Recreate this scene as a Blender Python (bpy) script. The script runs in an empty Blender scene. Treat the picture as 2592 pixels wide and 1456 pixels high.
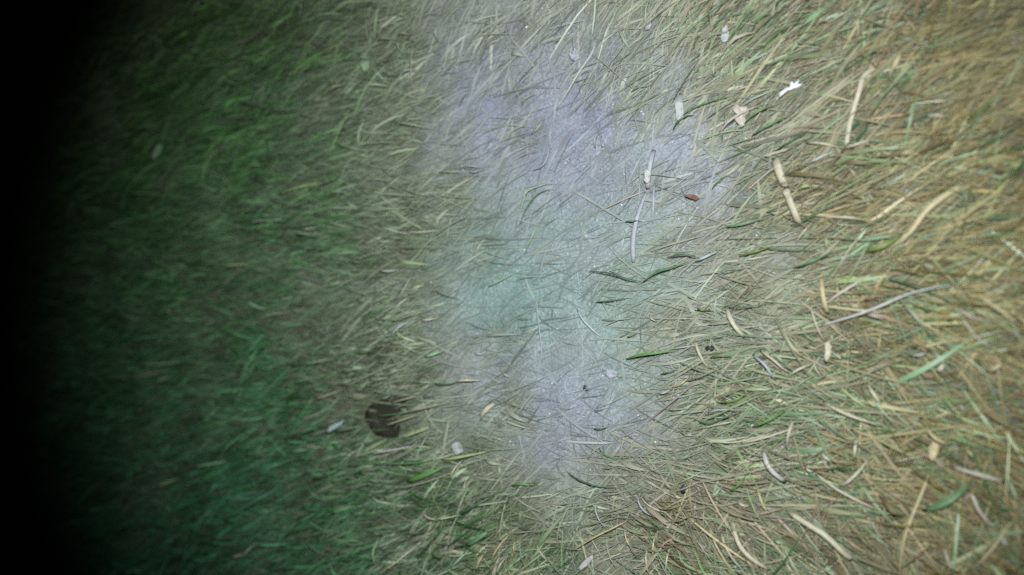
import bpy, math, random
import numpy as np

random.seed(7)
rng = np.random.default_rng(7)
SC = bpy.context.scene
COL = SC.collection
PI = math.pi

# ------------------------------------------------------------------ camera
# hand-held phone, turned on its side: the ground runs away towards the left of the picture (-X)
CAM_H = 0.72
TILT = math.radians(25)
FOV = math.radians(62)
W_PX, H_PX = 2592.0, 1456.0
cam_d = bpy.data.cameras.new('camera')
cam = bpy.data.objects.new('camera', cam_d)
COL.objects.link(cam)
cam.location = (0, 0, CAM_H)
cam.rotation_euler = (0, TILT, 0)
cam_d.sensor_width = 36
cam_d.lens = 18 / math.tan(FOV / 2)
cam_d.clip_start = 0.02
cam_d.clip_end = 400
cam_d.dof.use_dof = True
cam_d.dof.focus_distance = 0.735
cam_d.dof.aperture_fstop = 1.45
SC.camera = cam

# ------------------------------------------------------------------ world: night sky, faint moon, hand torch
w = bpy.data.worlds.new('World')
SC.world = w
w.use_nodes = True
nt = w.node_tree
bg = nt.nodes['Background']
sky = nt.nodes.new('ShaderNodeTexSky')
sky.sky_type = 'NISHITA'
sky.sun_disc = False
sky.sun_elevation = math.radians(8)
sky.sun_rotation = math.radians(20)
nt.links.new(sky.outputs[0], bg.inputs[0])
bg.inputs[1].default_value = 0.0010

sd = bpy.data.lights.new('sun', 'SUN')
sd.energy = 0.004
sd.angle = math.radians(0.5)
sd.color = (1.0, 0.95, 0.88)
sun = bpy.data.objects.new('sun', sd)
sun.rotation_euler = (math.radians(-50), 0, math.radians(-20))
COL.objects.link(sun)

# the torch that was held beside the lens: its pool of light is what the photograph shows
TORCH_E = 63.0
td = bpy.data.lights.new('torch', 'SPOT')
td.energy = TORCH_E
td.color = (0.91, 0.98, 1.0)
td.spot_size = math.radians(74)
td.spot_blend = 0.78
td.shadow_soft_size = 0.022
torch = bpy.data.objects.new('torch', td)
torch.location = (0.01, 0.06, CAM_H)
COL.objects.link(torch)

SC.view_settings.view_transform = 'Standard'
SC.view_settings.look = 'None'
SC.view_settings.gamma = 1
SC.view_settings.exposure = 0
SC.view_settings.use_curve_mapping = False
SC.cycles.use_denoising = False
SC.cycles.max_bounces = 5
SC.cycles.transparent_max_bounces = 4


# ------------------------------------------------------------------ geometry of the place
def at(px, py, z=0.0):
    """the point of the plane at height z that the camera sees at photo pixel px, py"""
    k = 2 * math.tan(FOV / 2) / W_PX
    u = (np.asarray(px, float) - W_PX / 2) * k
    v = (H_PX / 2 - np.asarray(py, float)) * k
    dx = -math.sin(TILT) + u * math.cos(TILT)
    dz = -math.cos(TILT) - u * math.sin(TILT)
    s = (z - CAM_H) / dz
    return dx * s, v * s


aim = at(1540, 690)
from mathutils import Vector
d = Vector((aim[0], aim[1], 0)) - torch.location
torch.rotation_euler = d.to_track_quat('-Z', 'Y').to_euler()


def terrain(x, y):
    z = 0.0050 * np.sin(7.1 * x + 1.3 + 1.8 * np.sin(4.0 * y)) * np.sin(8.3 * y - 0.6)
    z = z + 0.0022 * np.sin(23 * x + 9 * y + 0.4) * np.cos(19 * y - 13 * x + 2.0)
    z = z + 0.0009 * np.sin(61 * x - 31 * y) * np.sin(57 * y + 26 * x)
    fade = np.clip((3.0 - np.hypot(x + 0.5, y)) / 1.5, 0, 1)
    return z * fade


# control points on the ground: px, py, share of green blades, cover, lying direction (deg), spread (deg)
CTRL = [
    (-300, -200, .9, 1, 40, 16), (-300, 1600, .9, 1, 34, 16), (100, 100, .92, 1, 42, 14), (300, 700, .93, 1, 24, 14),
    (400, 350, .93, 1, 38, 14), (400, 1000, .92, 1, 26, 14), (400, 1350, .92, 1, 36, 16),
    (640, 120, .86, 1, 38, 14), (650, 450, .88, 1, 30, 14), (640, 720, .90, 1, 16, 12), (690, 1100, .88, 1, 26, 14),
    (820, 120, .6, .95, 38, 18), (830, 330, .6, .9, 30, 16), (830, 600, .6, .95, 12, 12), (800, 860, .3, .9, 25, 22),
    (850, 1300, .85, 1, 30, 16), (1000, 1250, .78, 1, 24, 16), (980, 950, .55, 1, 19, 13), (1000, 1420, .6, 1, 40, 25),
    (1000, 600, .40, .85, 14, 16), (1000, 150, .32, .60, 40, 30), (1010, 380, .4, .62, 20, 18),
    (1250, 120, .22, .36, 55, 35), (1220, 380, .25, .30, 25, 25), (1180, 620, .4, .48, 28, 25),
    (1450, 280, .12, .20, 55, 35), (1550, 480, .10, .14, 60, 40), (1350, 520, .6, .4, 50, 20),
    (1340, 720, .4, .22, 35, 40), (1290, 930, .2, .2, 20, 40), (1180, 860, .4, .45, 15, 25), (1200, 1050, .35, .6, 18, 20),
    (1480, 950, .15, .16, 20, 50), (1500, 720, .2, .18, 25, 40), (1650, 630, .2, .22, 20, 30), (1700, 450, .15, .25, 50, 40),
    (1620, 90, .3, .5, 55, 30), (1850, 80, .45, .85, 48, 14), (1880, 280, .55, .75, 38, 16), (1730, 250, .3, .4, 50, 30),
    (2050, 150, .12, .95, 33, 25), (2400, 120, .04, 1, 35, 32), (2400, 480, .12, 1, 28, 35), (2110, 430, .25, .9, 22, 30),
    (1920, 620, .5, .7, 17, 16), (1830, 480, .3, .38, 35, 25), (2200, 620, .42, .95, 15, 25), (1830, 850, .3, .5, 0, 45),
    (2100, 880, .3, 1, -10, 45), (2400, 850, .2, 1, -10, 45), (1930, 1040, .55, .9, 20, 18), (2200, 1200, .22, 1, -20, 60),
    (2500, 1250, .25, 1, -40, 55), (1650, 1060, .3, .4, 20, 40), (1720, 1300, .3, .9, -35, 50), (2000, 1400, .2, 1, -45, 45),
    (1400, 1150, .35, .38, 15, 35), (1430, 1350, .4, .72, 60, 45), (1200, 1340, .7, 1, 30, 20),
    (2900, 300, .12, 1, 20, 40), (2900, 1200, .2, 1, -30, 50), (1300, -400, .3, .9, 45, 30), (1300, 1900, .4, .9, 45, 40),
]
CT = np.array(CTRL, float)
cx, cy = at(CT[:, 0], CT[:, 1])
ca = np.radians(CT[:, 4])
ex, ey = at(CT[:, 0] + 10 * np.cos(ca), CT[:, 1] - 10 * np.sin(ca))
cang = np.arctan2(ey - cy, ex - cx)
cang[CT[:, 0] < 1050] -= math.radians(8)


def fields(x, y):
    """green share, cover, direction and spread at ground points"""
    out = [np.zeros_like(x) for _ in range(5)]
    tot = np.zeros_like(x)
    for i in range(len(CT)):
        d2 = (x - cx[i]) ** 2 + (y - cy[i]) ** 2 + 0.0030
        k = 1 / d2 ** 2.2
        tot += k
        out[0] += k * CT[i, 2]
        out[1] += k * CT[i, 3]
        out[2] += k * math.cos(cang[i])
        out[3] += k * math.sin(cang[i])
        out[4] += k * CT[i, 5]
    g, c, cc, ss, sp = [o / tot for o in out]
    amp = np.clip(4 * g * (1 - g), .12, 1)
    g = np.clip(g + amp * (.5 * (vnoise(x, y, .035, 61) - .5) + .35 * (vnoise(x, y, .09, 62) - .5)), 0, 1)
    c = np.clip(c + .28 * (vnoise(x, y, .03, 63) - .5) + .22 * (vnoise(x, y, .08, 64) - .5), .04, 1)
    return g, c, np.arctan2(ss, cc), np.radians(sp)


def vnoise(x, y, s, seed):
    """smooth value noise, about 0..1"""
    r = np.random.default_rng(seed)
    tab = r.random((64, 64))
    u, v = x / s + 100, y / s + 100
    i, j = np.floor(u).astype(int), np.floor(v).astype(int)
    fu, fv = u - i, v - j
    fu, fv = fu * fu * (3 - 2 * fu), fv * fv * (3 - 2 * fv)
    g = lambda a, b: tab[a % 64, b % 64]
    return (g(i, j) * (1 - fu) + g(i + 1, j) * fu) * (1 - fv) + (g(i, j + 1) * (1 - fu) + g(i + 1, j + 1) * fu) * fv


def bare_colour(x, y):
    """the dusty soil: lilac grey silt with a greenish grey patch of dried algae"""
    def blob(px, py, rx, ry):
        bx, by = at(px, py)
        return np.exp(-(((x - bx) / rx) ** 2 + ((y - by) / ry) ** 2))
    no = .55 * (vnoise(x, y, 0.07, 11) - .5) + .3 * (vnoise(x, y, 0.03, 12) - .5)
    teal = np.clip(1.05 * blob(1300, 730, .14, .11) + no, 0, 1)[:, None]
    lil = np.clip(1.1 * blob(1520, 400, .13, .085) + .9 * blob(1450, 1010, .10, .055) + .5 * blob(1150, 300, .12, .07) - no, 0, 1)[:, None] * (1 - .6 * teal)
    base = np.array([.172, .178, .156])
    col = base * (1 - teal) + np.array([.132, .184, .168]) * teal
    return col * (1 - lil) + np.array([.160, .168, .206]) * lil  # lilac veil tint, like the teal above, is mixed into the soil colour


# ------------------------------------------------------------------ materials
def mat_attr(name, rough=0.6, spec=0.25, mottle=0.35, scale=220.0, bump=0.0, transl=0.0):
    """colour from the mesh's own colour attribute, mottled by noise"""
    m = bpy.data.materials.new(name)
    m.use_nodes = True
    n = m.node_tree
    b = n.nodes['Principled BSDF']
    b.inputs['Roughness'].default_value = rough
    b.inputs['Specular IOR Level'].default_value = spec
    a = n.nodes.new('ShaderNodeAttribute')
    a.attribute_name = 'Col'
    tc = n.nodes.new('ShaderNodeTexCoord')
    no = n.nodes.new('ShaderNodeTexNoise')
    no.inputs['Scale'].default_value = scale
    no.inputs['Detail'].default_value = 4
    n.links.new(tc.outputs['Object'], no.inputs['Vector'])
    mr = n.nodes.new('ShaderNodeMapRange')
    mr.inputs['From Min'].default_value = 0.25
    mr.inputs['From Max'].default_value = 0.75
    mr.inputs['To Min'].default_value = 1 - mottle
    mr.inputs['To Max'].default_value = 1 + mottle
    n.links.new(no.outputs['Fac'], mr.inputs['Value'])
    mx = n.nodes.new('ShaderNodeVectorMath')
    mx.operation = 'SCALE'
    n.links.new(a.outputs['Color'], mx.inputs[0])
    n.links.new(mr.outputs['Result'], mx.inputs['Scale'])
    n.links.new(mx.outputs['Vector'], b.inputs['Base Color'])
    if bump:
        bp = n.nodes.new('ShaderNodeBump')
        bp.inputs['Strength'].default_value = bump
        bp.inputs['Distance'].default_value = 0.002
        n.links.new(no.outputs['Fac'], bp.inputs['Height'])
        n.links.new(bp.outputs['Normal'], b.inputs['Normal'])
    if transl:
        t = n.nodes.new('ShaderNodeBsdfTranslucent')
        n.links.new(mx.outputs['Vector'], t.inputs['Color'])
        ms = n.nodes.new('ShaderNodeMixShader')
        ms.inputs[0].default_value = transl
        n.links.new(b.outputs[0], ms.inputs[1])
        n.links.new(t.outputs[0], ms.inputs[2])
        n.links.new(ms.outputs[0], n.nodes['Material Output'].inputs['Surface'])
    return m


def mat_plain(name, rgb, rough=0.6, spec=0.25, mottle=0.25, scale=160.0, transl=0.0, stretch=None):
    m = mat_attr(name, rough, spec, mottle, scale, 0.15, transl)
    n = m.node_tree
    a = [x for x in n.nodes if x.type == 'ATTRIBUTE'][0]
    r = n.nodes.new('ShaderNodeRGB')
    r.outputs[0].default_value = (*rgb, 1)
    for l in list(a.outputs['Color'].links):
        n.links.new(r.outputs[0], l.to_socket)
    n.nodes.remove(a)
    return m


M_SOIL = mat_attr('dusty_soil', 0.95, 0.1, 0.38, 420, 0.7)
M_GRASS = mat_attr('grass_leaf', 0.5, 0.3, 0.16, 60, 0.0, 0.12)
M_STRAW = mat_attr('dry_grass', 0.65, 0.2, 0.16, 60, 0.0, 0.10)
M_CRUMB = mat_attr('soil_grains', 0.95, 0.1, 0.3, 400)


# ------------------------------------------------------------------ mesh helpers
def mesh_np(name, V, F, colors=None, mats=(), smooth=True):
    """V (n,3), F (m,4) quads -> mesh"""
    me = bpy.data.meshes.new(name)
    me.vertices.add(len(V))
    me.vertices.foreach_set('co', np.ascontiguousarray(V, np.float32).ravel())
    k = F.shape[1]
    me.loops.add(F.size)
    me.loops.foreach_set('vertex_index', np.ascontiguousarray(F, np.int32).ravel())
    me.polygons.add(len(F))
    me.polygons.foreach_set('loop_start', np.arange(0, F.size, k, dtype=np.int32))
    me.polygons.foreach_set('loop_total', np.full(len(F), k, np.int32))
    me.update(calc_edges=True)
    if smooth:
        me.polygons.foreach_set('use_smooth', np.ones(len(F), bool))
    if colors is not None:
        c = me.color_attributes.new('Col', 'FLOAT_COLOR', 'POINT')
        rgba = np.ones((len(V), 4), np.float32)
        rgba[:, :3] = np.clip(colors, 0.003, 0.9)
        c.data.foreach_set('color', rgba.ravel())
    for m in mats:
        me.materials.append(m)
    me.validate()
    return me


def link(name, me, **props):
    o = bpy.data.objects.new(name, me)
    COL.objects.link(o)
    for k, v in props.items():
        o[k] = v
    return o


# ------------------------------------------------------------------ the ground: one sheet, dense where seen, reaching far
def axis(lo, hi, step, far):
    core = np.arange(lo, hi + step / 2, step)
    g, s = [], step
    p = 0.0
    while p < far:
        s *= 1.35
        p += s
        g.append(p)
    g = np.array(g)
    return np.concatenate([(lo - g)[::-1], core, hi + g])


gx = axis(-1.25, 0.25, 0.005, 60)
gy = axis(-0.60, 0.60, 0.005, 60)
X, Y = np.meshgrid(gx, gy, indexing='ij')
x, y = X.ravel(), Y.ravel()
G, C, A, S = fields(x, y)
fine = (vnoise(x, y, 0.012, 3) - .5) * 0.0025 + (vnoise(x, y, 0.028, 5) - .5) * 0.003
near = np.clip((3 - np.hypot(x + 0.5, y)), 0, 1)
z = terrain(x, y) + fine * near
brown = np.array([.108, .098, .066])
moss = np.array([.028, .058, .024])
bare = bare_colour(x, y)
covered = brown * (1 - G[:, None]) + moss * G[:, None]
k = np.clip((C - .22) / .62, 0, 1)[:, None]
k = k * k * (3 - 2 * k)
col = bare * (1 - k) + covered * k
col = col * (0.82 + 0.36 * vnoise(x, y, 0.018, 21))[:, None]
ni, nj = len(gx), len(gy)
idx = np.arange(ni * nj).reshape(ni, nj)
F = np.stack([idx[:-1, :-1].ravel(), idx[1:, :-1].ravel(), idx[1:, 1:].ravel(), idx[:-1, 1:].ravel()], 1)
link('ground', mesh_np('ground', np.stack([x, y, z], 1), F, col, [M_SOIL]), kind='structure')


# ------------------------------------------------------------------ grass, straw and fibres in bulk
def strips(name, mat, x, y, ang, ln, wd, z0, lift, tip, curve, roll, col, seg=4, hide=None):
    n = len(x)
    t = np.linspace(0, 1, seg + 1)
    P = np.zeros((n, seg + 1, 3))
    T = ang[:, None] + curve[:, None] * (t[None] - .5)
    px = np.cumsum(np.cos(T), 1) - np.cos(T[:, :1])
    py = np.cumsum(np.sin(T), 1) - np.sin(T[:, :1])
    s = (ln / seg)[:, None]
    P[..., 0] = x[:, None] + (px - px[:, -1:] / 2) * s
    P[..., 1] = y[:, None] + (py - py[:, -1:] / 2) * s
    P[..., 2] = terrain(P[..., 0], P[..., 1]) + z0[:, None] + lift[:, None] * np.sin(PI * t)[None] + tip[:, None] * (t ** 1.5)[None]
    prof = np.clip(np.minimum(0.55 + 2.2 * t, 1.0) * (1 - t ** 3.2), 0.06, 1)
    hw = (wd / 2)[:, None] * prof[None]
    sx, sy, sz = -np.sin(T) * np.cos(roll)[:, None], np.cos(T) * np.cos(roll)[:, None], np.sin(roll)[:, None] + 0 * T
    off = np.stack([sx, sy, sz], -1) * hw[..., None]
    V = np.stack([P - off, P + off], 2).reshape(n, -1, 3)
    V[..., 2] = np.maximum(V[..., 2], terrain(V[..., 0], V[..., 1]) + 0.0004)
    cc = np.repeat(col[:, None, :], (seg + 1) * 2, 1)
    base = np.arange(n)[:, None, None] * ((seg + 1) * 2)
    q = np.array([[2 * i, 2 * i + 1, 2 * i + 3, 2 * i + 2] for i in range(seg)])
    F = (base + q[None]).reshape(-1, 4)
    me = mesh_np(name, V.reshape(-1, 3), F, cc.reshape(-1, 3), [mat])
    return link(name, me, kind='stuff')


def scatter(n, x0=-1.55, x1=0.42, y0=-0.85, y1=0.85):
    x = rng.uniform(x0, x1, n)
    y = rng.uniform(y0, y1, n)
    return x, y


leaf_c = at(978, 1055)


def clear_of_leaf(x, y, ln):
    return np.hypot((x - leaf_c[0]) / 0.034, (y - leaf_c[1]) / 0.026) > 1


def dust_and_cast(col, x, y, C):
    """blades near bare ground blend to its dusty colour, painted cast included"""
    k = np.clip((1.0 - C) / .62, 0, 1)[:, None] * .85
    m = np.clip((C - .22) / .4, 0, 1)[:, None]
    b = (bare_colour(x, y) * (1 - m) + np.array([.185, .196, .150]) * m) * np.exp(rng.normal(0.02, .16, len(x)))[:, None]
    return col * (1 - k) + b * k  # carries the soil's dust tone and painted lilac and teal cast


def jit(base, n, v=0.3, h=0.08):
    c = np.tile(np.array(base), (n, 1)) * np.exp(rng.normal(0, v, n))[:, None]
    return c * np.exp(rng.normal(0, h, (n, 3)))


TUFTS = {}


def tufted(n, key, ntuft, rad, x0=-1.55, x1=0.42, y0=-.85, y1=.85):
    """half of the blades grow in fanning tufts, half singly; returns position, turn and tint"""
    tx, ty = scatter(ntuft, x0, x1, y0, y1)
    ta, tl = rng.normal(0, .18, ntuft), np.exp(rng.normal(0, .18, ntuft))
    x, y = scatter(n, x0, x1, y0, y1)
    k = rng.integers(0, ntuft, n)
    own = rng.random(n) < .62
    ox, oy = rng.normal(0, rad, n), rng.normal(0, rad, n)
    x[own], y[own] = (tx[k] + ox)[own], (ty[k] + oy)[own]
    G, C, A, S = fields(x, y)
    lat = -np.sin(A) * ox + np.cos(A) * oy
    turn = np.where(own, ta[k] + lat * 14, 0)
    tint = np.where(own, tl[k], 1.0)
    return x, y, G, C, A + turn, S * np.where(own, .6, 1.1), tint


def widths(n, med, sig=.45, lo=.0005, hi=.0042):
    return np.clip(med * np.exp(rng.normal(0, sig, n)), lo, hi)


ptx, pty = at(1000, 960)

# green grass
x, y, G, C, A, S, tint = tufted(190000, 'green', 9000, .011)
keep = (rng.random(len(x)) < C * G) & (clear_of_leaf(x, y, .05) | (rng.random(len(x)) < .13))
x, y, G, C, A, S, tint = [v[keep] for v in (x, y, G, C, A, S, tint)]
n = len(x)
ln = rng.uniform(0.022, 0.075, n) * (0.55 + 0.45 * C)
wd = widths(n, .00135)
pz = np.exp(-(((x - ptx) / .13) ** 2 + ((y - pty) / .14) ** 2))
ln = ln * (1 - .42 * pz)
wd = wd * (1 + .35 * pz)
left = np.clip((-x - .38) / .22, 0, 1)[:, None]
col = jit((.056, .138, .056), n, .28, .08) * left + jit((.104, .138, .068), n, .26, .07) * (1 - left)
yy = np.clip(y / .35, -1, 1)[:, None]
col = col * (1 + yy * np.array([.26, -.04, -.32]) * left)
pz = np.exp(-(((x - ptx) / .10) ** 2 + ((y - pty) / .10) ** 2))
pale = rng.random(n) < np.clip(.02 + .08 * np.clip((-x - .22) / .1, 0, 1) + .48 * pz, 0, 1)
col[pale] = jit((.29, .33, .22), int(pale.sum()), .2) * (1 - .75 * left[pale])
deep = rng.random(n) < .16
col[deep] = jit((.028, .075, .026), int(deep.sum()), .25)
col = dust_and_cast(col * tint[:, None], x, y, C)
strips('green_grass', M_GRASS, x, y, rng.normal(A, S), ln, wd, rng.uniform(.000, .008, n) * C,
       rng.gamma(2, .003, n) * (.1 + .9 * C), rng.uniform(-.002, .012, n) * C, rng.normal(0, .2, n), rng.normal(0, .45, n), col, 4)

# dry grass and straw
x, y, G, C, A, S, tint = tufted(190000, 'dry', 9000, .013)
keep = (rng.random(len(x)) < C * (1 - G)) & (clear_of_leaf(x, y, .05) | (rng.random(len(x)) < .13))
x, y, G, C, A, S, tint = [v[keep] for v in (x, y, G, C, A, S, tint)]
n = len(x)
ln = rng.uniform(0.012, 0.060, n)
wd = widths(n, .00115, .5)
col = jit((.136, .120, .078), n, .24, .05)
pale = rng.random(n) < .15
col[pale] = jit((.215, .190, .130), int(pale.sum()), .2)
dk = rng.random(n) < .28
col[dk] = jit((.085, .070, .034), int(dk.sum()), .25)
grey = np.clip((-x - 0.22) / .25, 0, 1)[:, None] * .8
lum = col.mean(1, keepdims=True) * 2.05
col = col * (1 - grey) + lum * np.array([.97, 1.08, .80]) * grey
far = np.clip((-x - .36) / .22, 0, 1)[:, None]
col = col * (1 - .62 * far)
col = dust_and_cast(col * tint[:, None], x, y, C)
big = rng.random(n) < .03 * (x > -.30)
ln[big] = rng.uniform(.035, .11, int(big.sum()))
wd[big] = rng.uniform(.0014, .0025, int(big.sum()))
col[big] *= 1.08
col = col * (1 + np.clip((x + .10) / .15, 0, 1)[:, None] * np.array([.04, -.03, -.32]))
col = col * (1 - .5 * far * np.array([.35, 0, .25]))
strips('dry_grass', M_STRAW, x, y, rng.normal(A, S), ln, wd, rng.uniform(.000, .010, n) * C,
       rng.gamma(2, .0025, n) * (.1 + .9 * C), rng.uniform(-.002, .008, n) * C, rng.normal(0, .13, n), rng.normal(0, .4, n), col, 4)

# fine thatch fibres lying flat on the dusty ground
x, y = scatter(150000, -1.2, 0.2, -.55, .55)
G, C, A, S = fields(x, y)
keep = rng.random(len(x)) < np.clip(1.05 - C, 0.12, 1) * .5
x, y, G, C, A, S = [v[keep] for v in (x, y, G, C, A, S)]
n = len(x)
ln = rng.uniform(.005, .020, n)
wd = rng.uniform(.0004, .0011, n)
col = bare_colour(x, y) * np.exp(rng.normal(.05, .13, n))[:, None] * np.exp(rng.normal(0, .04, (n, 3)))  # fibres share the cast painted into the soil
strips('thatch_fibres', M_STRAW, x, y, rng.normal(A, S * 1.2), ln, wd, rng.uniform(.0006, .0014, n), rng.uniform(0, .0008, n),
       rng.uniform(0, .0006, n), rng.normal(0, .4, n), rng.normal(0, .1, n), col, 3)

# crumbs of soil
base = np.array([[0, 0, 1], [.89, 0, .45], [.28, .85, .45], [-.72, .53, .45], [-.72, -.53, .45], [.28, -.85, .45],
                 [.72, .53, -.45], [-.28, .85, -.45], [-.89, 0, -.45], [-.28, -.85, -.45], [.72, -.53, -.45], [0, 0, -1]])
tris = np.array([[0, 1, 2], [0, 2, 3], [0, 3, 4], [0, 4, 5], [0, 5, 1], [1, 6, 2], [2, 7, 3], [3, 8, 4], [4, 9, 5], [5, 10, 1],
                 [6, 7, 2], [7, 8, 3], [8, 9, 4], [9, 10, 5], [10, 6, 1], [11, 7, 6], [11, 8, 7], [11, 9, 8], [11, 10, 9], [11, 6, 10]])
x, y = scatter(26000, -1.0, 0.1, -.5, .5)
G, C, A, S = fields(x, y)
keep = rng.random(len(x)) < np.clip(.9 - C, 0, 1)
x, y = x[keep], y[keep]
n = len(x)
r = np.minimum(.0004 + rng.gamma(1.5, .0003, n), .0012)
V = base[None] * r[:, None, None] * rng.uniform(.6, 1.3, (n, 12, 1)) * np.array([1, 1, .7])
V[..., 0] += x[:, None]
V[..., 1] += y[:, None]
V[..., 2] += (terrain(x, y) + r * .4)[:, None]
cc = np.repeat((np.array([.24, .245, .265]) * np.exp(rng.normal(0, .35, n))[:, None])[:, None], 12, 1)
link('soil_crumbs', mesh_np('soil_crumbs', V.reshape(-1, 3), (tris[None] + 12 * np.arange(n)[:, None, None]).reshape(-1, 3),
     cc.reshape(-1, 3), [M_CRUMB], False), kind='stuff')


# ------------------------------------------------------------------ single things that can be picked out
PAL = {
    'straw': (.28, .235, .135), 'pale': (.305, .280, .205), 'white': (.285, .278, .262), 'bright': (.43, .42, .45), 'hay': (.190, .188, .125), 'pink': (.285, .250, .205), 'grey': (.255, .265, .255),
    'ash': (.235, .240, .268), 'green': (.070, .135, .060), 'vivid': (.070, .150, .035), 'dark': (.042, .080, .040), 'olive': (.100, .130, .035),
    'mint': (.165, .25, .15), 'lime': (.22, .28, .12), 'brown': (.021, .020, .012), 'rust': (.105, .048, .030), 'black': (.018, .017, .022),
    'blue': (.26, .31, .31),
}
MATS = {}


def M(c, transl=0.0):
    if c not in MATS:
        MATS[c] = mat_plain('plant_' + c, PAL[c], 0.5 if c in ('vivid', 'green', 'dark', 'olive') else 0.6, 0.3, 0.22, 260, 0.12)
    return MATS[c]


def catmull(P, n):
    P = np.array(P, float)
    if len(P) == 2:
        t = np.linspace(0, 1, n)[:, None]
        mid = P.mean(0)
        dd = P[1] - P[0]
        mid[:2] += np.array([-dd[1], dd[0]]) * random.uniform(-.05, .05)
        return P[0] * (1 - t) ** 2 + 2 * mid * t * (1 - t) + P[1] * t ** 2
    Q = np.vstack([2 * P[0] - P[1], P, 2 * P[-1] - P[-2]])
    out = []
    m = len(P) - 1
    for s in np.linspace(0, m - 1e-6, n):
        i = int(s)
        u = s - i
        a, b, c, e = Q[i:i + 4]
        out.append(.5 * (2 * b + (c - a) * u + (2 * a - 5 * b + 4 * c - e) * u * u + (3 * b - a - 3 * c + e) * u ** 3))
    return np.array(out)


def sweep(pts, width, kind, z, seed=0):
    """a stalk (flattened tube) or a leaf blade (folded, closed section) along photo points laid on the ground"""
    r = random.Random(seed)
    W = []
    for i, (a, b) in enumerate(pts):
        gx_, gy_ = at(a, b, z)
        W.append((gx_, gy_, z))
    W = np.array(W)
    n = max(7, 3 * len(pts) + 1)
    P = catmull(W, n)
    t = np.linspace(0, 1, n)
    # the middle bows up, the ends settle into the thatch
    P[:, 2] += 0.003 * np.sin(PI * t) - (0.007 if z > .013 else .004) * (1 - np.sin(PI * t)) ** 1.5
    d_ = np.hypot(*(W[0, :2])) if False else 1
    mm = 0.95 / 2592 * math.hypot(CAM_H, P[:, 0].mean()) / 0.794      # metres per photo pixel here
    hw = width * mm / 2 * (1.0 if width >= 13 else .82)
    if kind == 'stalk':
        prof = (.62 + .2 * np.sin(PI * t) + 0.05 * np.sin(t * 9 + seed) + 0.04 * np.sin(t * 23 + 2 * seed)) * (1 - .55 * t ** 3)
        if width >= 13:                       # thick stalks are broken off, not pointed
            prof = .72 + .05 * np.sin(t * 7 + seed) + .08 * np.sin(PI * t)
            prof[0] *= .8
            prof[-1] *= .7
        else:
            prof[0] *= .5
            prof[-1] *= .35
        ns = 7
        sec = [(math.cos(2 * PI * k / ns), .30 * math.sin(2 * PI * k / ns)) for k in range(ns)]
    else:
        prof = (np.sin(PI * (.06 + .94 * t)) ** .8 + .03) * .66
        sec = [(-1, .30), (-.5, .05), (0, -.16), (.5, .05), (1, .30), (.5, -.10), (0, -.32), (-.5, -.10)]
        ns = len(sec)
    T = np.gradient(P, axis=0)
    T /= np.linalg.norm(T, axis=1, keepdims=True)
    Sd = np.cross(np.array([0, 0, 1.0]), T)
    Sd /= np.linalg.norm(Sd, axis=1, keepdims=True)
    Up = np.cross(T, Sd)
    roll = r.uniform(-.35, .35) + r.uniform(-.5, .5) * t
    V = []
    for i in range(n):
        c_, s_ = math.cos(roll[i]), math.sin(roll[i])
        for (a, b) in sec:
            V.append(P[i] + hw * prof[i] * ((a * c_ - b * s_) * Sd[i] + (a * s_ + b * c_) * Up[i]))
    F = []
    for i in range(n - 1):
        for k_ in range(ns):
            F.append((i * ns + k_, i * ns + (k_ + 1) % ns, (i + 1) * ns + (k_ + 1) % ns, (i + 1) * ns + k_))
    F.append(tuple(range(ns))[::-1])
    F.append(tuple((n - 1) * ns + k_ for k_ in range(ns)))
    o = P.mean(0)
    o[2] = z
    return [tuple(v - o) for v in V], F, o, P, hw


def put(name, V, F, loc, mat, smooth=True, parent=None):
    me = bpy.data.meshes.new(name)
    me.from_pydata(V, [], F)
    me.update()
    if smooth:
        for p in me.polygons:
            p.use_smooth = True
    me.materials.append(mat)
    o = bpy.data.objects.new(name, me)
    COL.objects.link(o)
    o.location = loc
    if parent is not None:
        o.parent = parent
    return o


def tag(o, label, cat, group=None):
    o['label'] = label
    o['category'] = cat
    if group:
        o['group'] = group


COUNT = [0]


def stalk(pts, w, c, label, z=.015, name='dry_straw', cat='straw', group='dry straws lying on the ground', node=None):
    COUNT[0] += 1
    V, F, o, P, hw = sweep(pts, w, 'stalk', z, COUNT[0])
    ob = put(name, V, F, o, M(c))
    tag(ob, label, cat, group)
    if node is not None:                       # the swollen joint of the stalk
        i = int(node * (len(P) - 1))
        T = P[min(i + 1, len(P) - 1)] - P[i - 1]
        T /= np.linalg.norm(T)
        Sd = np.cross((0, 0, 1), T)
        Sd /= np.linalg.norm(Sd)
        Up = np.cross(T, Sd)
        vv, ff = [], []
        for j, (s_, q) in enumerate(((-1, .66), (-.5, .84), (0, .92), (.5, .84), (1, .66))):
            for k_ in range(8):
                a = 2 * PI * k_ / 8
                vv.append(tuple(P[i] - o + T * s_ * hw * .9 + hw * q * (math.cos(a) * Sd + .65 * math.sin(a) * Up)))
        for j in range(4):
            for k_ in range(8):
                ff.append((j * 8 + k_, j * 8 + (k_ + 1) % 8, j * 8 + 8 + (k_ + 1) % 8, j * 8 + 8 + k_))
        ff += [tuple(range(8))[::-1], tuple(range(32, 40))]
        put('node', vv, ff, (0, 0, 0), M('pale'), parent=ob)
    return ob


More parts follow.
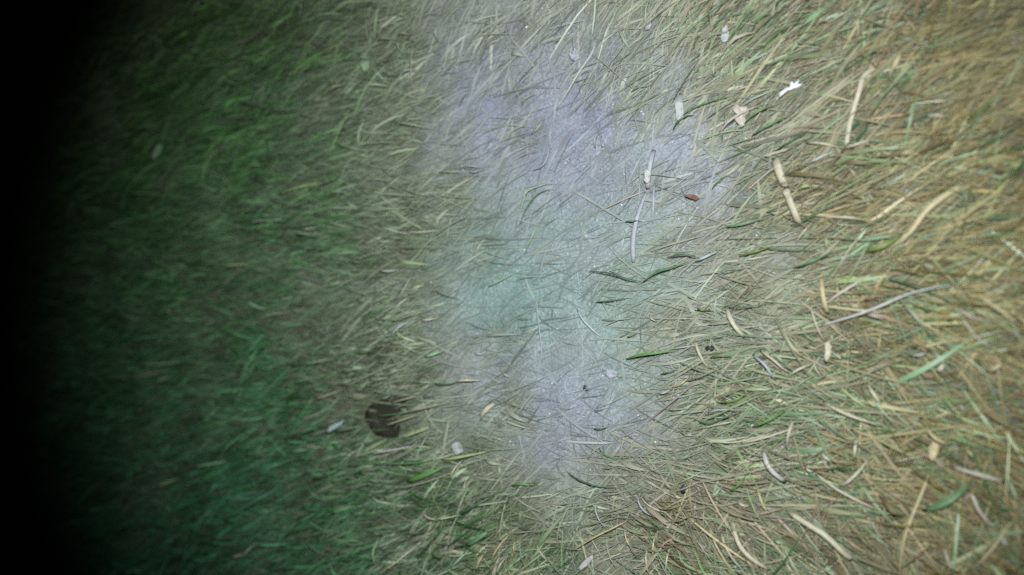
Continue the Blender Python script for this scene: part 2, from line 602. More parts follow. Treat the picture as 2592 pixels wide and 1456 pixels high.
def blade(pts, w, c, label, z=.017, name='grass_shoot', cat='grass', group='green blades that stand out', tip=None):
    COUNT[0] += 1
    V, F, o, P, hw = sweep(pts, w, 'blade', z, COUNT[0])
    ob = put(name, V, F, o, M(c))
    tag(ob, label, cat, group)
    if tip:
        V, F, o2, P, hw = sweep(tip[0], tip[1], 'blade', z + .001, COUNT[0])
        off = np.array(o2) - np.array(o)
        put('dry_tip', [tuple(np.array(v) + off) for v in V], F, (0, 0, 0), M(tip[2]), parent=ob)
    return ob


def flake(outline, c, label, cat, name, z=.016, cup=.15, vein=None, seed=1, thick=.0004):
    """a thin leaf, petal or scrap with its own outline, cupped and a little crumpled"""
    r = np.random.default_rng(seed)
    pts = np.array([at(a, b, z) for a, b in outline])
    # more points along the edge, a little ragged
    m = len(pts)
    dense = []
    for i in range(m):
        a, b = pts[i], pts[(i + 1) % m]
        for u in (0, .5):
            dense.append(a * (1 - u) + b * u)
    pts = np.array(dense)
    cen = pts.mean(0)
    R = np.abs(pts - cen).max()
    pts = cen + (pts - cen) * (1 + r.normal(0, .035, (len(pts), 1)))
    m = len(pts)
    V = []
    for side in (0, 1):
        V.append((0, 0, -thick * side))
        for s in (.35, .7, 1.0):
            for p in pts:
                q = (p - cen) * s
                hgt = cup * R * (s ** 2) * (.6 + .6 * math.sin(3 * math.atan2(q[1], q[0]) + seed)) + r.normal(0, .02) * R * s * (1 - side)
                V.append((q[0], q[1], hgt - thick * side))
    F = []
    N = 1 + 3 * m
    for side in (0, 1):
        b = side * N
        for i in range(m):
            j = (i + 1) % m
            f = [(b, b + 1 + i, b + 1 + j)]
            for k_ in (0, 1):
                f.append((b + 1 + k_ * m + i, b + 1 + (k_ + 1) * m + i, b + 1 + (k_ + 1) * m + j, b + 1 + k_ * m + j))
            F += f if side == 0 else [q[::-1] for q in f]
    for i in range(m):
        j = (i + 1) % m
        F.append((1 + 2 * m + i, N + 1 + 2 * m + i, N + 1 + 2 * m + j, 1 + 2 * m + j))
    ob = put(name, V, F, (cen[0], cen[1], z), M(c))
    tag(ob, label, cat)
    if vein:
        v_, f_, o2, P, hw = sweep(vein[0], vein[1], 'stalk', z + .003, seed)
        off = np.array(o2) - np.array((cen[0], cen[1], z))
        put('stem' if len(vein) < 4 else vein[3], [tuple(np.array(v) + off) for v in v_], f_, (0, 0, 0), M(vein[2]), parent=ob)
    return ob


def lump(px, py, rx, ry, c, label, cat, name, z=.004, seed=1):
    r = np.random.default_rng(seed)
    gx_, gy_ = at(px, py, z)
    mm = 0.95 / 2592 * math.hypot(CAM_H, gx_) / 0.794
    V, F = [], []
    nu, nv = 10, 6
    k1, k2 = r.uniform(0, 6, 2)
    for j in range(nv + 1):
        th = PI * j / nv
        for i in range(nu):
            ph = 2 * PI * i / nu
            q = 1 + .14 * math.sin(2 * ph + k1) + .10 * math.sin(3 * ph + 2 * th + k2) + r.normal(0, .04)
            V.append((rx * mm * q * math.sin(th) * math.cos(ph), ry * mm * q * math.sin(th) * math.sin(ph), .7 * min(rx, ry) * mm * math.cos(th)))
    for j in range(nv):
        for i in range(nu):
            F.append((j * nu + i, (j + 1) * nu + i, (j + 1) * nu + (i + 1) % nu, j * nu + (i + 1) % nu))
    ob = put(name, V, F, (gx_, gy_, z), M(c))
    tag(ob, label, cat)
    return ob

# --- leaves, petals, scraps, seeds
flake([(1000, 1002), (1028, 1003), (1030, 1035), (1016, 1046), (994, 1052), (1014, 1062), (1018, 1086), (1008, 1106), (982, 1110), (955, 1098), (936, 1075),
       (926, 1046), (938, 1022), (972, 1012)], 'brown', 'dark brown dead leaf half buried under crossing grass blades', 'leaf', 'dead_leaf', z=.006, cup=.10, seed=3,
      vein=([(1016, 1012), (985, 1052), (956, 1092)], 6, 'brown', 'midrib'))
flake([(1970, 250), (1976, 236), (1988, 226), (2000, 220), (2004, 207), (2010, 214), (2024, 201), (2020, 214), (2034, 212), (2018, 222), (2006, 228), (1996, 229), (1984, 239)], 'bright',
      'torn white scrap, brightest thing in the picture, on brown thatch', 'scrap', 'white_scrap', z=.020, cup=.22, seed=4)
flake([(1440, 128), (1450, 138), (1455, 118), (1462, 132), (1467, 148), (1456, 156), (1446, 152)], 'ash',
      'pale forked leaf scrap beside the tip of a long faded straw', 'leaf', 'leaf_scrap', z=.010, cup=.3, seed=5)
flake([(1646, 42), (1650, 58), (1646, 72), (1636, 78), (1632, 68), (1638, 58)], 'ash',
      'small pale teardrop petal alone near the top edge', 'petal', 'petal', z=.012, cup=.2, seed=6)
flake([(1834, 48), (1840, 68), (1846, 84), (1842, 104), (1830, 110), (1824, 96), (1830, 74)], 'grey',
      'beige pointed dry leaf among dark green blades near the top', 'leaf', 'dead_leaf', z=.016, cup=.2, seed=7)
flake([(1716, 248), (1724, 244), (1731, 272), (1730, 304), (1722, 314), (1712, 300), (1710, 270)], 'grey',
      'faded greyish leaf with a torn upper edge, left of the pinkish leaf', 'leaf', 'dead_leaf', z=.010, cup=.15, seed=8)
flake([(1852, 276), (1866, 264), (1874, 274), (1890, 268), (1896, 284), (1886, 296), (1888, 310), (1876, 322), (1862, 306), (1866, 290)], 'pink',
      'ragged pinkish dead leaf under a pale stalk', 'leaf', 'dead_leaf', z=.013, cup=.2, seed=9)
flake([(1732, 496), (1746, 492), (1762, 494), (1770, 502), (1762, 508), (1748, 503)], 'rust',
      'rust brown seed husk on lilac grey soil', 'seed husk', 'seed_husk', z=.012, cup=.25, seed=11)
flake([(1496, 1406), (1502, 1412), (1486, 1432), (1468, 1446), (1462, 1440), (1478, 1420)], 'white',
      'slim white petal near the bottom edge', 'petal', 'petal', z=.018, cup=.15, seed=12)
flake([(826, 1092), (834, 1080), (852, 1072), (872, 1064), (866, 1076), (848, 1086), (834, 1094)], 'blue',
      'pale bluish leaf among green blades left of the dark dead leaf', 'leaf', 'leaf_scrap', z=.018, cup=.15, seed=13)
flake([(1534, 936), (1546, 934), (1562, 940), (1560, 954), (1544, 958), (1534, 950)], 'ash',
      'flat squarish grey flake on bare ground below the vivid green blade', 'scrap', 'leaf_scrap', z=.006, cup=.12, seed=14)
flake([(384, 402), (390, 384), (402, 366), (410, 368), (406, 388), (394, 404)], 'mint',
      'dull pale leaf alone in the dark grass at the left', 'leaf', 'leaf_scrap', z=.018, cup=.15, seed=16)
flake([(914, 166), (926, 152), (934, 160), (932, 178), (922, 184)], 'mint',
      'small pale green leaf scrap in the upper grass left of the upright stems', 'leaf', 'leaf_scrap', z=.014, cup=.2, seed=17)
flake([(2088, 870), (2098, 862), (2104, 878), (2102, 900), (2094, 914), (2086, 908), (2090, 890)], 'pale',
      'bright curled white chaff under the long curved straw', 'scrap', 'chaff', z=.020, cup=.3, seed=18)
flake([(1144, 1128), (1158, 1118), (1172, 1126), (1174, 1142), (1160, 1150), (1146, 1144)], 'grey',
      'small round curled grey leaf at the edge of the bare ground', 'leaf', 'curled_leaf', z=.007, cup=.45, seed=19)
flake([(2350, 1135), (2362, 1118), (2376, 1126), (2374, 1150), (2360, 1168), (2352, 1156)], 'straw',
      'beige curled chaff above the thin slanting straw at lower right', 'scrap', 'chaff', z=.018, cup=.3, seed=20)
flake([(1632, 438), (1641, 428), (1648, 440), (1645, 458), (1638, 466), (1631, 456)], 'white',
      'white papery sheath at the top of the long pale reed', 'scrap', 'chaff', z=.017, cup=.25, seed=21)
lump(1483, 985, 9, 9, 'black', 'dark round pebble on bluish bare ground', 'pebble', 'pebble', seed=1)
lump(1797, 882, 10, 8, 'black', 'dark pebble between pale straws right of the vivid green blade', 'pebble', 'pebble', z=.009, seed=2)
lump(1729, 1238, 7, 11, 'black', 'black oval seed in the straw near the bottom', 'seed', 'black_seed', z=.016, seed=3)

# --- dry straws and stalks
S_ = stalk
S_([(2216, 164), (2186, 194), (2176, 230), (2161, 280), (2149, 322), (2140, 372)], 15, 'pale', 'long bent straw standing out pale at upper right', node=.3)
S_([(2206, -5), (2182, 36), (2172, 75), (2166, 108)], 7, 'pale', 'thin pale straw running off the top edge at upper right')
S_([(2284, 122), (2270, 158), (2252, 184)], 13, 'straw', 'short thick beige straw right of the long bent one')
S_([(2038, 358), (2090, 366), (2128, 374)], 10, 'pale', 'pale straw below the white scrap, left half of a shallow V')
S_([(2128, 376), (2172, 366), (2210, 352)], 8, 'pale', 'pale straw below the white scrap, right half of a shallow V')
S_([(2342, 292), (2400, 296)], 11, 'pink', 'short level pinkish straw at the upper right')
S_([(1508, 96), (1497, 140), (1470, 182), (1440, 230), (1404, 276)], 9, 'grey', 'long faded straw slanting across lilac ground at the top', z=.009)
S_([(1814, 338), (1858, 300), (1924, 262)], 9, 'pink', 'pale stalk lying over the ragged pinkish leaf', z=.019)
S_([(1340, 339), (1360, 330), (1370, 316), (1376, 298)], 7, 'pale', 'pale crescent straw alone on lilac ground', z=.009)
S_([(1504, 374), (1508, 352), (1520, 334)], 6, 'ash', 'pale curved bristle, left leg of an open arch', z=.010)
S_([(1520, 342), (1528, 372), (1532, 330)], 5, 'ash', 'pale curved bristle, right leg of an open arch', z=.010)
S_([(1757, 203), (1788, 191)], 6, 'white', 'short bright straw sliver at the top, level beside green blades')
S_([(1804, 192), (1812, 158)], 7, 'pale', 'short upright pale sliver near the top beside green blades')
S_([(1652, 378), (1646, 430), (1636, 478)], 16, 'ash', 'broad lilac grey reed piece, upper end of the long reed', z=.012)
S_([(1632, 486), (1622, 524), (1612, 562), (1603, 612), (1600, 664)], 15, 'ash', 'long pale reed lying upright on lilac ground', z=.010)
S_([(1654, 462), (1656, 520), (1650, 566)], 8, 'ash', 'faint reed strip close beside the long pale reed', z=.008)
S_([(1634, 481), (1560, 516), (1488, 549)], 5, 'pink', 'thin beige straw slanting left from the long pale reed', z=.009)
S_([(1386, 366), (1388, 398), (1374, 422), (1344, 431)], 6, 'ash', 'pale bristle curled like a hook on lilac ground', z=.010)
S_([(1960, 396), (1974, 440), (1986, 474)], 26, 'pale', 'broad frayed upper end of the thick jointed stalk', z=.018)
S_([(1986, 476), (2000, 512), (2012, 540), (2020, 566)], 22, 'pale', 'thick jointed pale stalk right of the lilac ground', z=.018, node=.12)
S_([(2034, 421), (2072, 402), (2120, 378)], 10, 'white', 'sharp white straw beside the top of the thick jointed stalk', z=.021)
S_([(2078, 548), (2140, 551), (2192, 556)], 8, 'pale', 'level straw right of the thick jointed stalk')
S_([(2078, 542), (2120, 530), (2172, 514)], 7, 'straw', 'beige straw fanning up from the level straw')
S_([(2036, 506), (2068, 494), (2094, 490)], 7, 'straw', 'small yellowish straw touching green shoots by the jointed stalk')
S_([(2446, 462), (2394, 494), (2344, 534), (2302, 588), (2254, 622)], 17, 'straw', 'broad soft straw arching down from the right edge side', z=.014)
S_([(2118, 646), (2148, 658)], 6, 'white', 'tiny white sliver under the olive green leaf')
S_([(1944, 534), (1964, 541), (1990, 529)], 5, 'pale', 'little upturned curl at the foot of the jointed stalk')
S_([(2010, 618), (2036, 586), (2060, 560)], 8, 'pale', 'short pale straw leaning against the foot of the jointed stalk')
S_([(2074, 826), (2140, 806), (2192, 789), (2242, 769), (2292, 747), (2352, 731), (2420, 720)], 9, 'white', 'long gently curved white straw across the right half', z=.024)
S_([(2190, 797), (2214, 800), (2242, 809)], 6, 'white', 'short white side branch of the long curved straw', z=.021)
S_([(2424, 776), (2458, 802), (2524, 815)], 9, 'pink', 'pinkish straw slanting down at the right, upper of two')
S_([(2430, 796), (2472, 854), (2536, 894)], 7, 'pink', 'pinkish thin straw slanting down at the right, lower of two')
S_([(2478, 750), (2530, 786), (2584, 826)], 10, 'straw', 'yellowish straw leaving the frame at the right edge')
S_([(2077, 700), (2084, 750), (2094, 796)], 14, 'straw', 'broad beige straw upright above the start of the long curved straw')
S_([(2210, 692), (2160, 722), (2112, 752), (2070, 786)], 10, 'pink', 'beige straw crossing the upright broad one above the long curved straw')
S_([(2048, 768), (2068, 826), (2090, 872)], 6, 'pale', 'thin upright straw touching the left tip of the long curved straw')
S_([(1972, 828), (2002, 872), (2032, 908)], 11, 'straw', 'dull beige straw slanting down left of the white chaff')
S_([(1920, 886), (1960, 912), (1996, 948)], 9, 'pale', 'pale straw arching down, upper of a close pair', z=.020)
S_([(1902, 898), (1938, 924), (1962, 966)], 10, 'ash', 'whitish straw arching down, lower of a close pair', z=.020)
S_([(1990, 956), (2020, 936), (2060, 920)], 9, 'pale', 'pale straw rising right from the close arching pair')
S_([(2194, 972), (2214, 1000), (2236, 1034)], 11, 'pale', 'stubby pale straw in the middle of the right hand thatch')
S_([(2080, 1020), (2150, 1050), (2236, 1082)], 10, 'pale', 'long pale straw sloping down to the right above the Y of straws', z=.020)
S_([(2308, 798), (2350, 826), (2402, 858)], 8, 'straw', 'beige straw sloping down under the long curved straw')
S_([(2304, 902), (2354, 894)], 7, 'white', 'bright short sliver in the right hand straw')
S_([(2544, 916), (2500, 944)], 13, 'straw', 'thick yellowish straw end near the right edge')
S_([(2392, 918), (2372, 944)], 13, 'pale', 'stubby pale chaff straw left of the thick yellowish end')
S_([(2062, 1204), (2120, 1238), (2172, 1266), (2230, 1300)], 9, 'pale', 'long stem of the Y of straws at lower right', z=.019)
S_([(2124, 1237), (2160, 1206), (2200, 1164)], 11, 'pale', 'raised arm of the Y of straws at lower right', z=.022)
S_([(2036, 1184), (2062, 1196)], 9, 'white', 'small white tick at the upper left of the Y of straws')
S_([(1928, 1144), (1950, 1184), (1986, 1224)], 14, 'white', 'bright white straw slanting down left of the Y of straws', z=.022, node=.55)
S_([(1996, 1304), (2050, 1330), (2092, 1356), (2130, 1394), (2156, 1424)], 16, 'pale', 'thick pale straw slanting to the bottom right of centre', z=.022)
S_([(2348, 1216), (2322, 1274), (2296, 1338), (2282, 1400), (2276, 1470)], 12, 'straw', 'tall straw curving down to the bottom edge at right', z=.020, node=.35)
S_([(2254, 1172), (2302, 1160), (2374, 1147)], 6, 'pink', 'thin slanting straw above the broad dark leaf')
S_([(2410, 1186), (2470, 1198), (2546, 1224)], 13, 'pink', 'pale brown straw at the right above the broad dark leaf')
S_([(2438, 1276), (2458, 1252), (2476, 1288), (2502, 1322), (2534, 1350)], 12, 'pink', 'bent beige straw right of the broad dark leaf')
S_([(2006, 1064), (1996, 1100), (1988, 1142)], 12, 'pink', 'upright beige straw above the bright white slanting one', z=.021)
S_([(1914, 1232), (1930, 1270), (1948, 1312)], 9, 'straw', 'dull straw slanting down below the bright white slanting one')
S_([(2184, 1212), (2250, 1213), (2326, 1216)], 6, 'straw', 'thin level yellow straw right of the Y of straws')
S_([(2536, 1356), (2550, 1388)], 9, 'white', 'white glinting sliver near the lower right corner')
S_([(2340, 1080), (2370, 1110), (2410, 1130)], 12, 'straw', 'beige straw stub between the stubby straws at right')
S_([(2168, 1110), (2164, 1140), (2160, 1170)], 10, 'pale', 'upright pale stub above the raised arm of the Y of straws')
S_([(2076, 1146), (2108, 1172)], 12, 'pale', 'short thick pale straw above the long stem of the Y')
S_([(2388, 1380), (2400, 1420), (2420, 1460)], 10, 'pink', 'beige straw leaving the bottom edge right of the tall straw')
S_([(2560, 1330), (2500, 1400), (2460, 1446)], 10, 'straw', 'dull straw crossing the lower right corner')
S_([(1438, 1402), (1500, 1362), (1556, 1334), (1584, 1322)], 8, 'straw', 'long straight straw rising right near the bottom centre', z=.021)
S_([(1738, 1314), (1800, 1354), (1862, 1400), (1934, 1456)], 11, 'straw', 'long straw of a bundle running to the bottom edge, topmost', z=.020)
S_([(1850, 1324), (1880, 1388), (1944, 1450)], 13, 'pale', 'thickest straw of the bundle running to the bottom edge', z=.022)
S_([(1820, 1354), (1850, 1404), (1884, 1456)], 10, 'pale', 'middle straw of the bundle running to the bottom edge', z=.021)
S_([(1790, 1340), (1826, 1400), (1860, 1462)], 8, 'straw', 'leftmost straw of the bundle running to the bottom edge', z=.019)
S_([(1614, 1258), (1648, 1280), (1688, 1304)], 8, 'pale', 'upper straw of a small pair left of the black seed')
S_([(1608, 1254), (1626, 1284), (1652, 1314)], 8, 'ash', 'lower straw of a small pair left of the black seed')
S_([(1634, 1388), (1638, 1424), (1642, 1466)], 7, 'straw', 'upright yellowish straw at the bottom, left of three')
S_([(1657, 1350), (1655, 1386), (1652, 1424)], 7, 'straw', 'upright yellowish straw at the bottom, middle of three')
S_([(1692, 1388), (1688, 1424), (1684, 1464)], 7, 'pale', 'upright yellowish straw at the bottom, right of three')
S_([(1764, 1108), (1850, 1119), (1960, 1098)], 6, 'pale', 'thin pale straw sagging under the green blades at lower right')
S_([(1500, 1274), (1516, 1308), (1536, 1348)], 7, 'grey', 'grey straw slanting down below the dark green blade near the bottom')
S_([(1696, 1312), (1690, 1340), (1680, 1368)], 12, 'ash', 'whitish chaff straw left of the bundle at the bottom')
S_([(1700, 1250), (1732, 1262)], 9, 'pink', 'short pinkish straw touching the black seed')
S_([(1862, 1268), (1900, 1284)], 10, 'pink', 'short pinkish straw right of the black seed')
S_([(1457, 785), (1488, 820), (1522, 857)], 8, 'blue', 'pale straw slanting down in the middle of the bare ground', z=.009)
S_([(1352, 748), (1367, 828), (1373, 888), (1361, 958)], 5, 'ash', 'very long thin pale fibre upright on the bare ground', z=.009)
S_([(1836, 780), (1858, 820), (1882, 854)], 14, 'pale', 'thick pale straw end at the right of the bare ground')
S_([(1758, 864), (1772, 896), (1790, 934)], 12, 'pale', 'beige straw slanting down beside the dark pebble in straw', z=.012)
S_([(1666, 999), (1698, 989)], 7, 'white', 'white glinting sliver on bare ground below the vivid green blade', z=.012)
S_([(1698, 984), (1730, 968), (1744, 954)], 8, 'straw', 'yellowish sliver just above the white glinting one on bare ground', z=.012)
S_([(1640, 800), (1664, 816)], 6, 'pale', 'tiny pale sliver above the vivid green blade', z=.010)
S_([(864, 984), (920, 957), (980, 930), (1018, 914)], 9, 'hay', 'long straight pale straw above the dark dead leaf', z=.022)
S_([(982, 856), (1008, 832), (1034, 812)], 10, 'blue', 'silvery straw, thicker of a crossing pair left of centre', z=.022)
S_([(984, 818), (1030, 802), (1086, 784)], 7, 'hay', 'pale straw rising right above the silvery crossing pair', z=.021)
S_([(1060, 811), (1104, 806)], 10, 'pale', 'short blunt pale straw right of the silvery crossing pair', z=.019)
S_([(1198, 894), (1228, 896)], 7, 'white', 'tiny white glint left of the bare ground', z=.012)
S_([(1212, 1062), (1230, 1040), (1250, 1020)], 15, 'pale', 'beige leaf straw on bare ground right of the dark dead leaf', z=.011)
S_([(944, 1056), (1000, 1048), (1050, 1040)], 5, 'green', 'thin green stem crossing over the dark dead leaf', z=.021, name='grass_shoot', cat='grass')
S_([(966, 1080), (1010, 1066), (1056, 1050)], 8, 'hay', 'pale straw crossing low over the dark dead leaf', z=.022)
S_([(980, 1024), (1020, 1012), (1058, 1003)], 7, 'hay', 'pale straw crossing high over the dark dead leaf', z=.022)
S_([(1020, 1046), (1070, 1034), (1136, 1020)], 7, 'hay', 'pale straw starting at the right edge of the dark dead leaf', z=.021)
S_([(790, 1012), (820, 1004), (856, 990)], 8, 'hay', 'short pale straw in grass left of the dark dead leaf', z=.021)
S_([(928, 1150), (986, 1140), (1048, 1130)], 8, 'white', 'pale straw level below the dark dead leaf', z=.022)
S_([(1136, 1220), (1150, 1192), (1164, 1166)], 9, 'pale', 'upright pale straw crossing the yellow tipped blade', z=.022)
S_([(988, 1242), (1076, 1220), (1142, 1198)], 7, 'hay', 'long thin straw under the broad bright green leaf', z=.021)
S_([(1060, 1293), (1096, 1312), (1160, 1308)], 7, 'pale', 'sagging pale straw left of the dark rolled leaf', z=.020)
S_([(950, 1366), (948, 1404), (951, 1442)], 7, 'mint', 'upright pale green stem in grass at the bottom left of centre', z=.021)
S_([(1202, 1456), (1214, 1424), (1230, 1392)], 7, 'straw', 'straw rising from the bottom edge, left of three leaning ones')
S_([(1236, 1430), (1262, 1388), (1292, 1346)], 8, 'straw', 'straw rising from the bottom edge, longest of three leaning ones')
S_([(1254, 1460), (1266, 1434), (1280, 1408)], 7, 'pale', 'straw rising from the bottom edge, right of three leaning ones')
S_([(1300, 1366), (1303, 1390), (1306, 1416)], 8, 'straw', 'short upright straw beside three leaning ones at the bottom')
S_([(1037, 98), (1044, 150), (1043, 190), (1036, 232)], 5, 'hay', 'longest of the upright thin stems near the top left of centre', z=.018)
S_([(1006, 95), (1013, 136)], 5, 'hay', 'short upright stem left of the longest thin stem at the top', z=.018)
S_([(1002, 88), (1036, 85)], 6, 'hay', 'level straw bar on top of the upright thin stems', z=.018)
S_([(1099, 58), (1104, 82), (1106, 106)], 7, 'ash', 'single upright pale straw near the top edge, right of the thin stems', z=.014)
S_([(828, 232), (848, 222), (866, 212)], 9, 'hay', 'dull straw in green grass at upper left', z=.020)
S_([(1012, 192), (1030, 180), (1048, 174)], 6, 'ash', 'pale sliver crossing the longest thin stem', z=.019)
S_([(696, 494), (750, 478), (806, 462)], 6, 'lime', 'long yellowish straw rising right at left of centre', z=.021)
S_([(1164, 426), (1188, 421), (1214, 424)], 6, 'ash', 'pale crescent sliver above, upper edge of an eye shape', z=.012)
S_([(1184, 434), (1202, 437), (1222, 428)], 5, 'ash', 'pale crescent sliver below, lower edge of an eye shape', z=.012)
S_([(952, 682), (980, 687), (1006, 683)], 7, 'white', 'bright sagging sliver in grass left of centre', z=.020)
S_([(636, 818), (688, 797), (724, 791)], 8, 'hay', 'dull straw bowed over dark green grass at left', z=.022)
S_([(764, 582), (792, 578)], 9, 'hay', 'pale chip at the edge of the dark green grass', z=.021)
S_([(322, 962), (360, 952), (400, 942)], 8, 'hay', 'dim straw lying in the dark grass at far left', z=.021)
S_([(640, 1378), (612, 1418)], 7, 'mint', 'pale straw slanting in dark grass at lower left', z=.021)
S_([(582, 1412), (616, 1404)], 9, 'hay', 'pale level chip near the bottom left', z=.021)

# --- green blades that stand out
B_ = blade
B_([(1578, 911), (1618, 899), (1660, 893), (1712, 888)], 12, 'vivid', 'vivid green blade alone on the bare ground', z=.020)
B_([(1622, 714), (1664, 690), (1704, 677), (1748, 662)], 11, 'green', 'bent green blade on bare ground, rising right half', z=.020)
B_([(1484, 686), (1546, 692), (1590, 706), (1622, 714)], 8, 'dark', 'bent green blade on bare ground, sagging left half', z=.019)
B_([(1682, 652), (1734, 644), (1770, 654)], 8, 'dark', 'dark green blade above the bent green blade, with a pale tip', z=.020, tip=([(1756, 662), (1784, 652), (1816, 636)], 9, 'blue'))
B_([(1832, 574), (1872, 570), (1944, 548)], 9, 'green', 'green blade pointing right beside the foot of the jointed stalk', z=.020)
B_([(1866, 647), (1912, 638), (1956, 622)], 10, 'olive', 'olive blade right of the bent green blade', z=.020)
B_([(1798, 478), (1820, 460), (1840, 440)], 6, 'green', 'thin green blade above the rust brown husk', z=.014)
B_([(1576, 561), (1620, 558)], 6, 'dark', 'short dark blade crossing the long pale reed', z=.016)
B_([(1698, 326), (1728, 302), (1752, 288)], 9, 'dark', 'dark blade stroke below the faded greyish leaf', z=.016)
B_([(1302, 566), (1326, 516), (1338, 484), (1390, 462)], 8, 'mint', 'pale green blade bent over, outermost of a curling tuft', z=.013)
B_([(1312, 566), (1340, 520), (1366, 490), (1398, 476)], 7, 'green', 'darker green blade bent over inside the curling tuft', z=.012)
B_([(1326, 640), (1350, 600), (1364, 560)], 8, 'mint', 'pale blade trailing down from the curling tuft', z=.010)
B_([(1752, 128), (1764, 104), (1776, 88)], 7, 'dark', 'short dark blade under the tuft at the top', z=.016)
B_([(1796, 80), (1830, 46), (1862, 12)], 8, 'dark', 'dark blade in the top tuft, left of the beige leaf', z=.020)
B_([(1838, 104), (1862, 78), (1884, 48), (1906, 18)], 10, 'green', 'dark green blade right of the beige leaf in the top tuft', z=.021)
B_([(1900, 72), (1926, 50), (1950, 30)], 10, 'green', 'green blade at the right end of the top tuft', z=.020)
B_([(1960, 18), (1984, -4)], 11, 'dark', 'dark green blade cut by the top edge', z=.020)
B_([(1720, 290), (1790, 262), (1850, 240)], 7, 'green', 'long green blade below the bright sliver at the top', z=.018)
B_([(1880, 310), (1920, 284), (1964, 262)], 10, 'green', 'green blade right of the ragged pinkish leaf', z=.020)
B_([(1900, 340), (1950, 318), (2000, 290)], 10, 'green', 'bluish green blade below and right of the ragged pinkish leaf', z=.020)
B_([(1960, 380), (2000, 360), (2040, 334)], 8, 'dark', 'dark blade left of the shallow V of straws', z=.018)
B_([(2448, 302), (2480, 284), (2514, 262)], 9, 'olive', 'single olive blade near the right edge at the top', z=.020)
B_([(2186, 636), (2232, 624), (2284, 598)], 17, 'olive', 'broad olive green leaf in the straw at right', z=.021)
B_([(2170, 611), (2224, 603), (2284, 594)], 9, 'mint', 'pale green blade just above the broad olive leaf', z=.022)
B_([(2006, 678), (2056, 662), (2104, 638)], 10, 'green', 'green blade left of the tiny white sliver', z=.021)
B_([(1938, 630), (2000, 632), (2068, 634)], 6, 'dark', 'level dark blade above the tiny white sliver', z=.020)
B_([(2016, 482), (2040, 472), (2058, 474)], 9, 'lime', 'small yellow green shoot at the joint of the thick stalk', z=.020)
B_([(1900, 1084), (1944, 1064), (1990, 1040)], 11, 'vivid', 'bright green blade at lower right, left of the upright beige straw', z=.022)
B_([(1786, 1048), (1826, 1036), (1888, 1040)], 8, 'blue', 'silver green blade, topmost of the cluster at lower right', z=.020)
B_([(1752, 1064), (1796, 1072), (1836, 1056), (1888, 1042)], 7, 'dark', 'dark wavy blade under the silver green one', z=.019)
B_([(1876, 1064), (1920, 1062)], 7, 'green', 'short level green blade in the cluster at lower right', z=.020)
B_([(1820, 1022), (1862, 1012), (1900, 990)], 8, 'olive', 'olive blade above the silver green one', z=.020)
B_([(2336, 1298), (2398, 1266), (2460, 1226)], 24, 'green', 'broad dark green leaf at lower right', z=.021)
B_([(1426, 1196), (1490, 1222), (1560, 1240)], 8, 'dark', 'long dark green blade on the ground at bottom centre', z=.018)
B_([(1508, 1134), (1544, 1155), (1598, 1162)], 7, 'green', 'small bowed green blade above the long dark one', z=.014)
B_([(1798, 1266), (1812, 1250), (1828, 1232)], 9, 'mint', 'small bright green blade right of the black seed', z=.021)
B_([(1840, 1250), (1870, 1226), (1890, 1200)], 10, 'vivid', 'soft bright green blade right of the small one', z=.020)
B_([(1500, 766), (1540, 762), (1594, 754)], 6, 'dark', 'thin dark blade on bare ground below the bent green blade', z=.014)
B_([(1828, 776), (1890, 778), (1970, 762)], 6, 'dark', 'thin dark blade over the thick pale straw end', z=.020)
B_([(1760, 782), (1778, 784), (1796, 786)], 9, 'olive', 'tiny olive tip left of the thick pale straw end', z=.016)
B_([(1498, 1086), (1538, 1083)], 7, 'dark', 'short level dark blade on the lower bare ground', z=.012)
B_([(1584, 855), (1610, 845)], 6, 'olive', 'small olive blade just above the vivid green blade', z=.011)
B_([(1668, 948), (1712, 937)], 6, 'dark', 'short dark blade right below the vivid green blade', z=.012)
B_([(1790, 908), (1830, 900), (1850, 905)], 8, 'olive', 'olive blade under the dark pebble in straw', z=.016)
B_([(712, 922), (770, 922), (846, 914)], 8, 'dark', 'long dark green blade at the left, above the long straight straw', z=.022)
B_([(754, 928), (800, 916), (846, 908)], 6, 'mint', 'pale green blade lying along the long dark one at left', z=.023)
B_([(1066, 904), (1092, 899), (1118, 889)], 12, 'mint', 'pale pointed leaf tip left of the tiny white glint', z=.021)
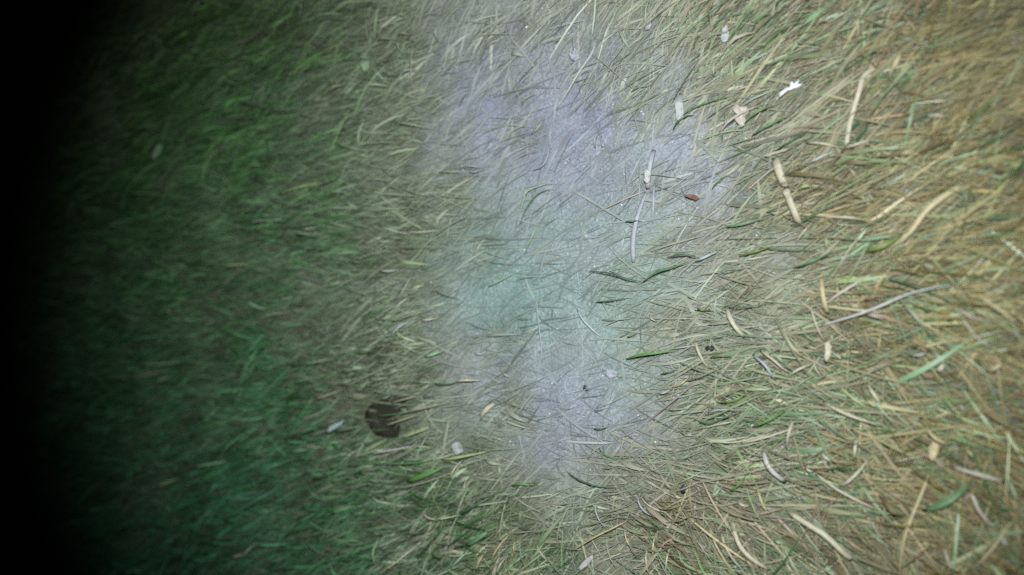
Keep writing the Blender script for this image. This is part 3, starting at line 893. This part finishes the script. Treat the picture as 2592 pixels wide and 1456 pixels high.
B_([(1092, 973), (1130, 971), (1160, 967)], 8, 'green', 'green blade with a whitish dry end, right of the long straight straw', z=.021, tip=([(1144, 968), (1176, 962), (1212, 964)], 10, 'pale'))
B_([(1008, 1113), (1044, 1098), (1086, 1084)], 10, 'lime', 'light green blade just below the dark dead leaf', z=.021)
B_([(866, 1183), (940, 1172), (1040, 1172), (1112, 1164)], 9, 'green', 'very long level green blade with a yellow tip', z=.020, tip=([(1106, 1166), (1160, 1157), (1234, 1144)], 12, 'lime'))
B_([(1020, 1220), (1066, 1206), (1118, 1186)], 18, 'vivid', 'broad bright green leaf below the very long level blade', z=.021)
B_([(1156, 1308), (1198, 1282), (1246, 1256)], 11, 'dark', 'dark rolled leaf slanting at bottom centre', z=.022)
B_([(1170, 1384), (1204, 1366), (1240, 1342)], 20, 'green', 'broad soft green leaf near the bottom edge', z=.020)
B_([(1286, 1232), (1320, 1224), (1356, 1232)], 9, 'vivid', 'bright green bowed blade right of the dark rolled leaf', z=.018)
B_([(1130, 1450), (1160, 1420), (1180, 1398)], 10, 'mint', 'pale green blade rising from the bottom edge', z=.021)
B_([(340, 924), (400, 922), (452, 916)], 9, 'mint', 'pale green blade in the dark grass at far left', z=.022)
B_([(384, 976), (410, 962), (424, 954)], 9, 'mint', 'small pale green tip below the blade at far left', z=.022)
B_([(480, 1184), (520, 1176), (566, 1170)], 11, 'mint', 'blurred pale green blade at lower left', z=.022)
B_([(390, 1236), (414, 1226), (436, 1216)], 10, 'lime', 'dim yellow green blade at lower left', z=.021)
B_([(556, 676), (590, 672), (628, 668)], 6, 'lime', 'thin yellowish blade in dark green grass at left', z=.022)
B_([(620, 566), (660, 560), (720, 556)], 6, 'mint', 'pale blade in dark green grass at left of centre', z=.022)
B_([(700, 578), (760, 574), (820, 562)], 8, 'dark', 'dark blade beside the pale chip at left', z=.020)
B_([(1100, 738), (1128, 748), (1156, 756)], 6, 'dark', 'thin dark blade on the greenish ground left of centre', z=.012)
B_([(1230, 728), (1262, 714), (1312, 686)], 7, 'mint', 'faint pale green blade rising right on greenish ground', z=.010)
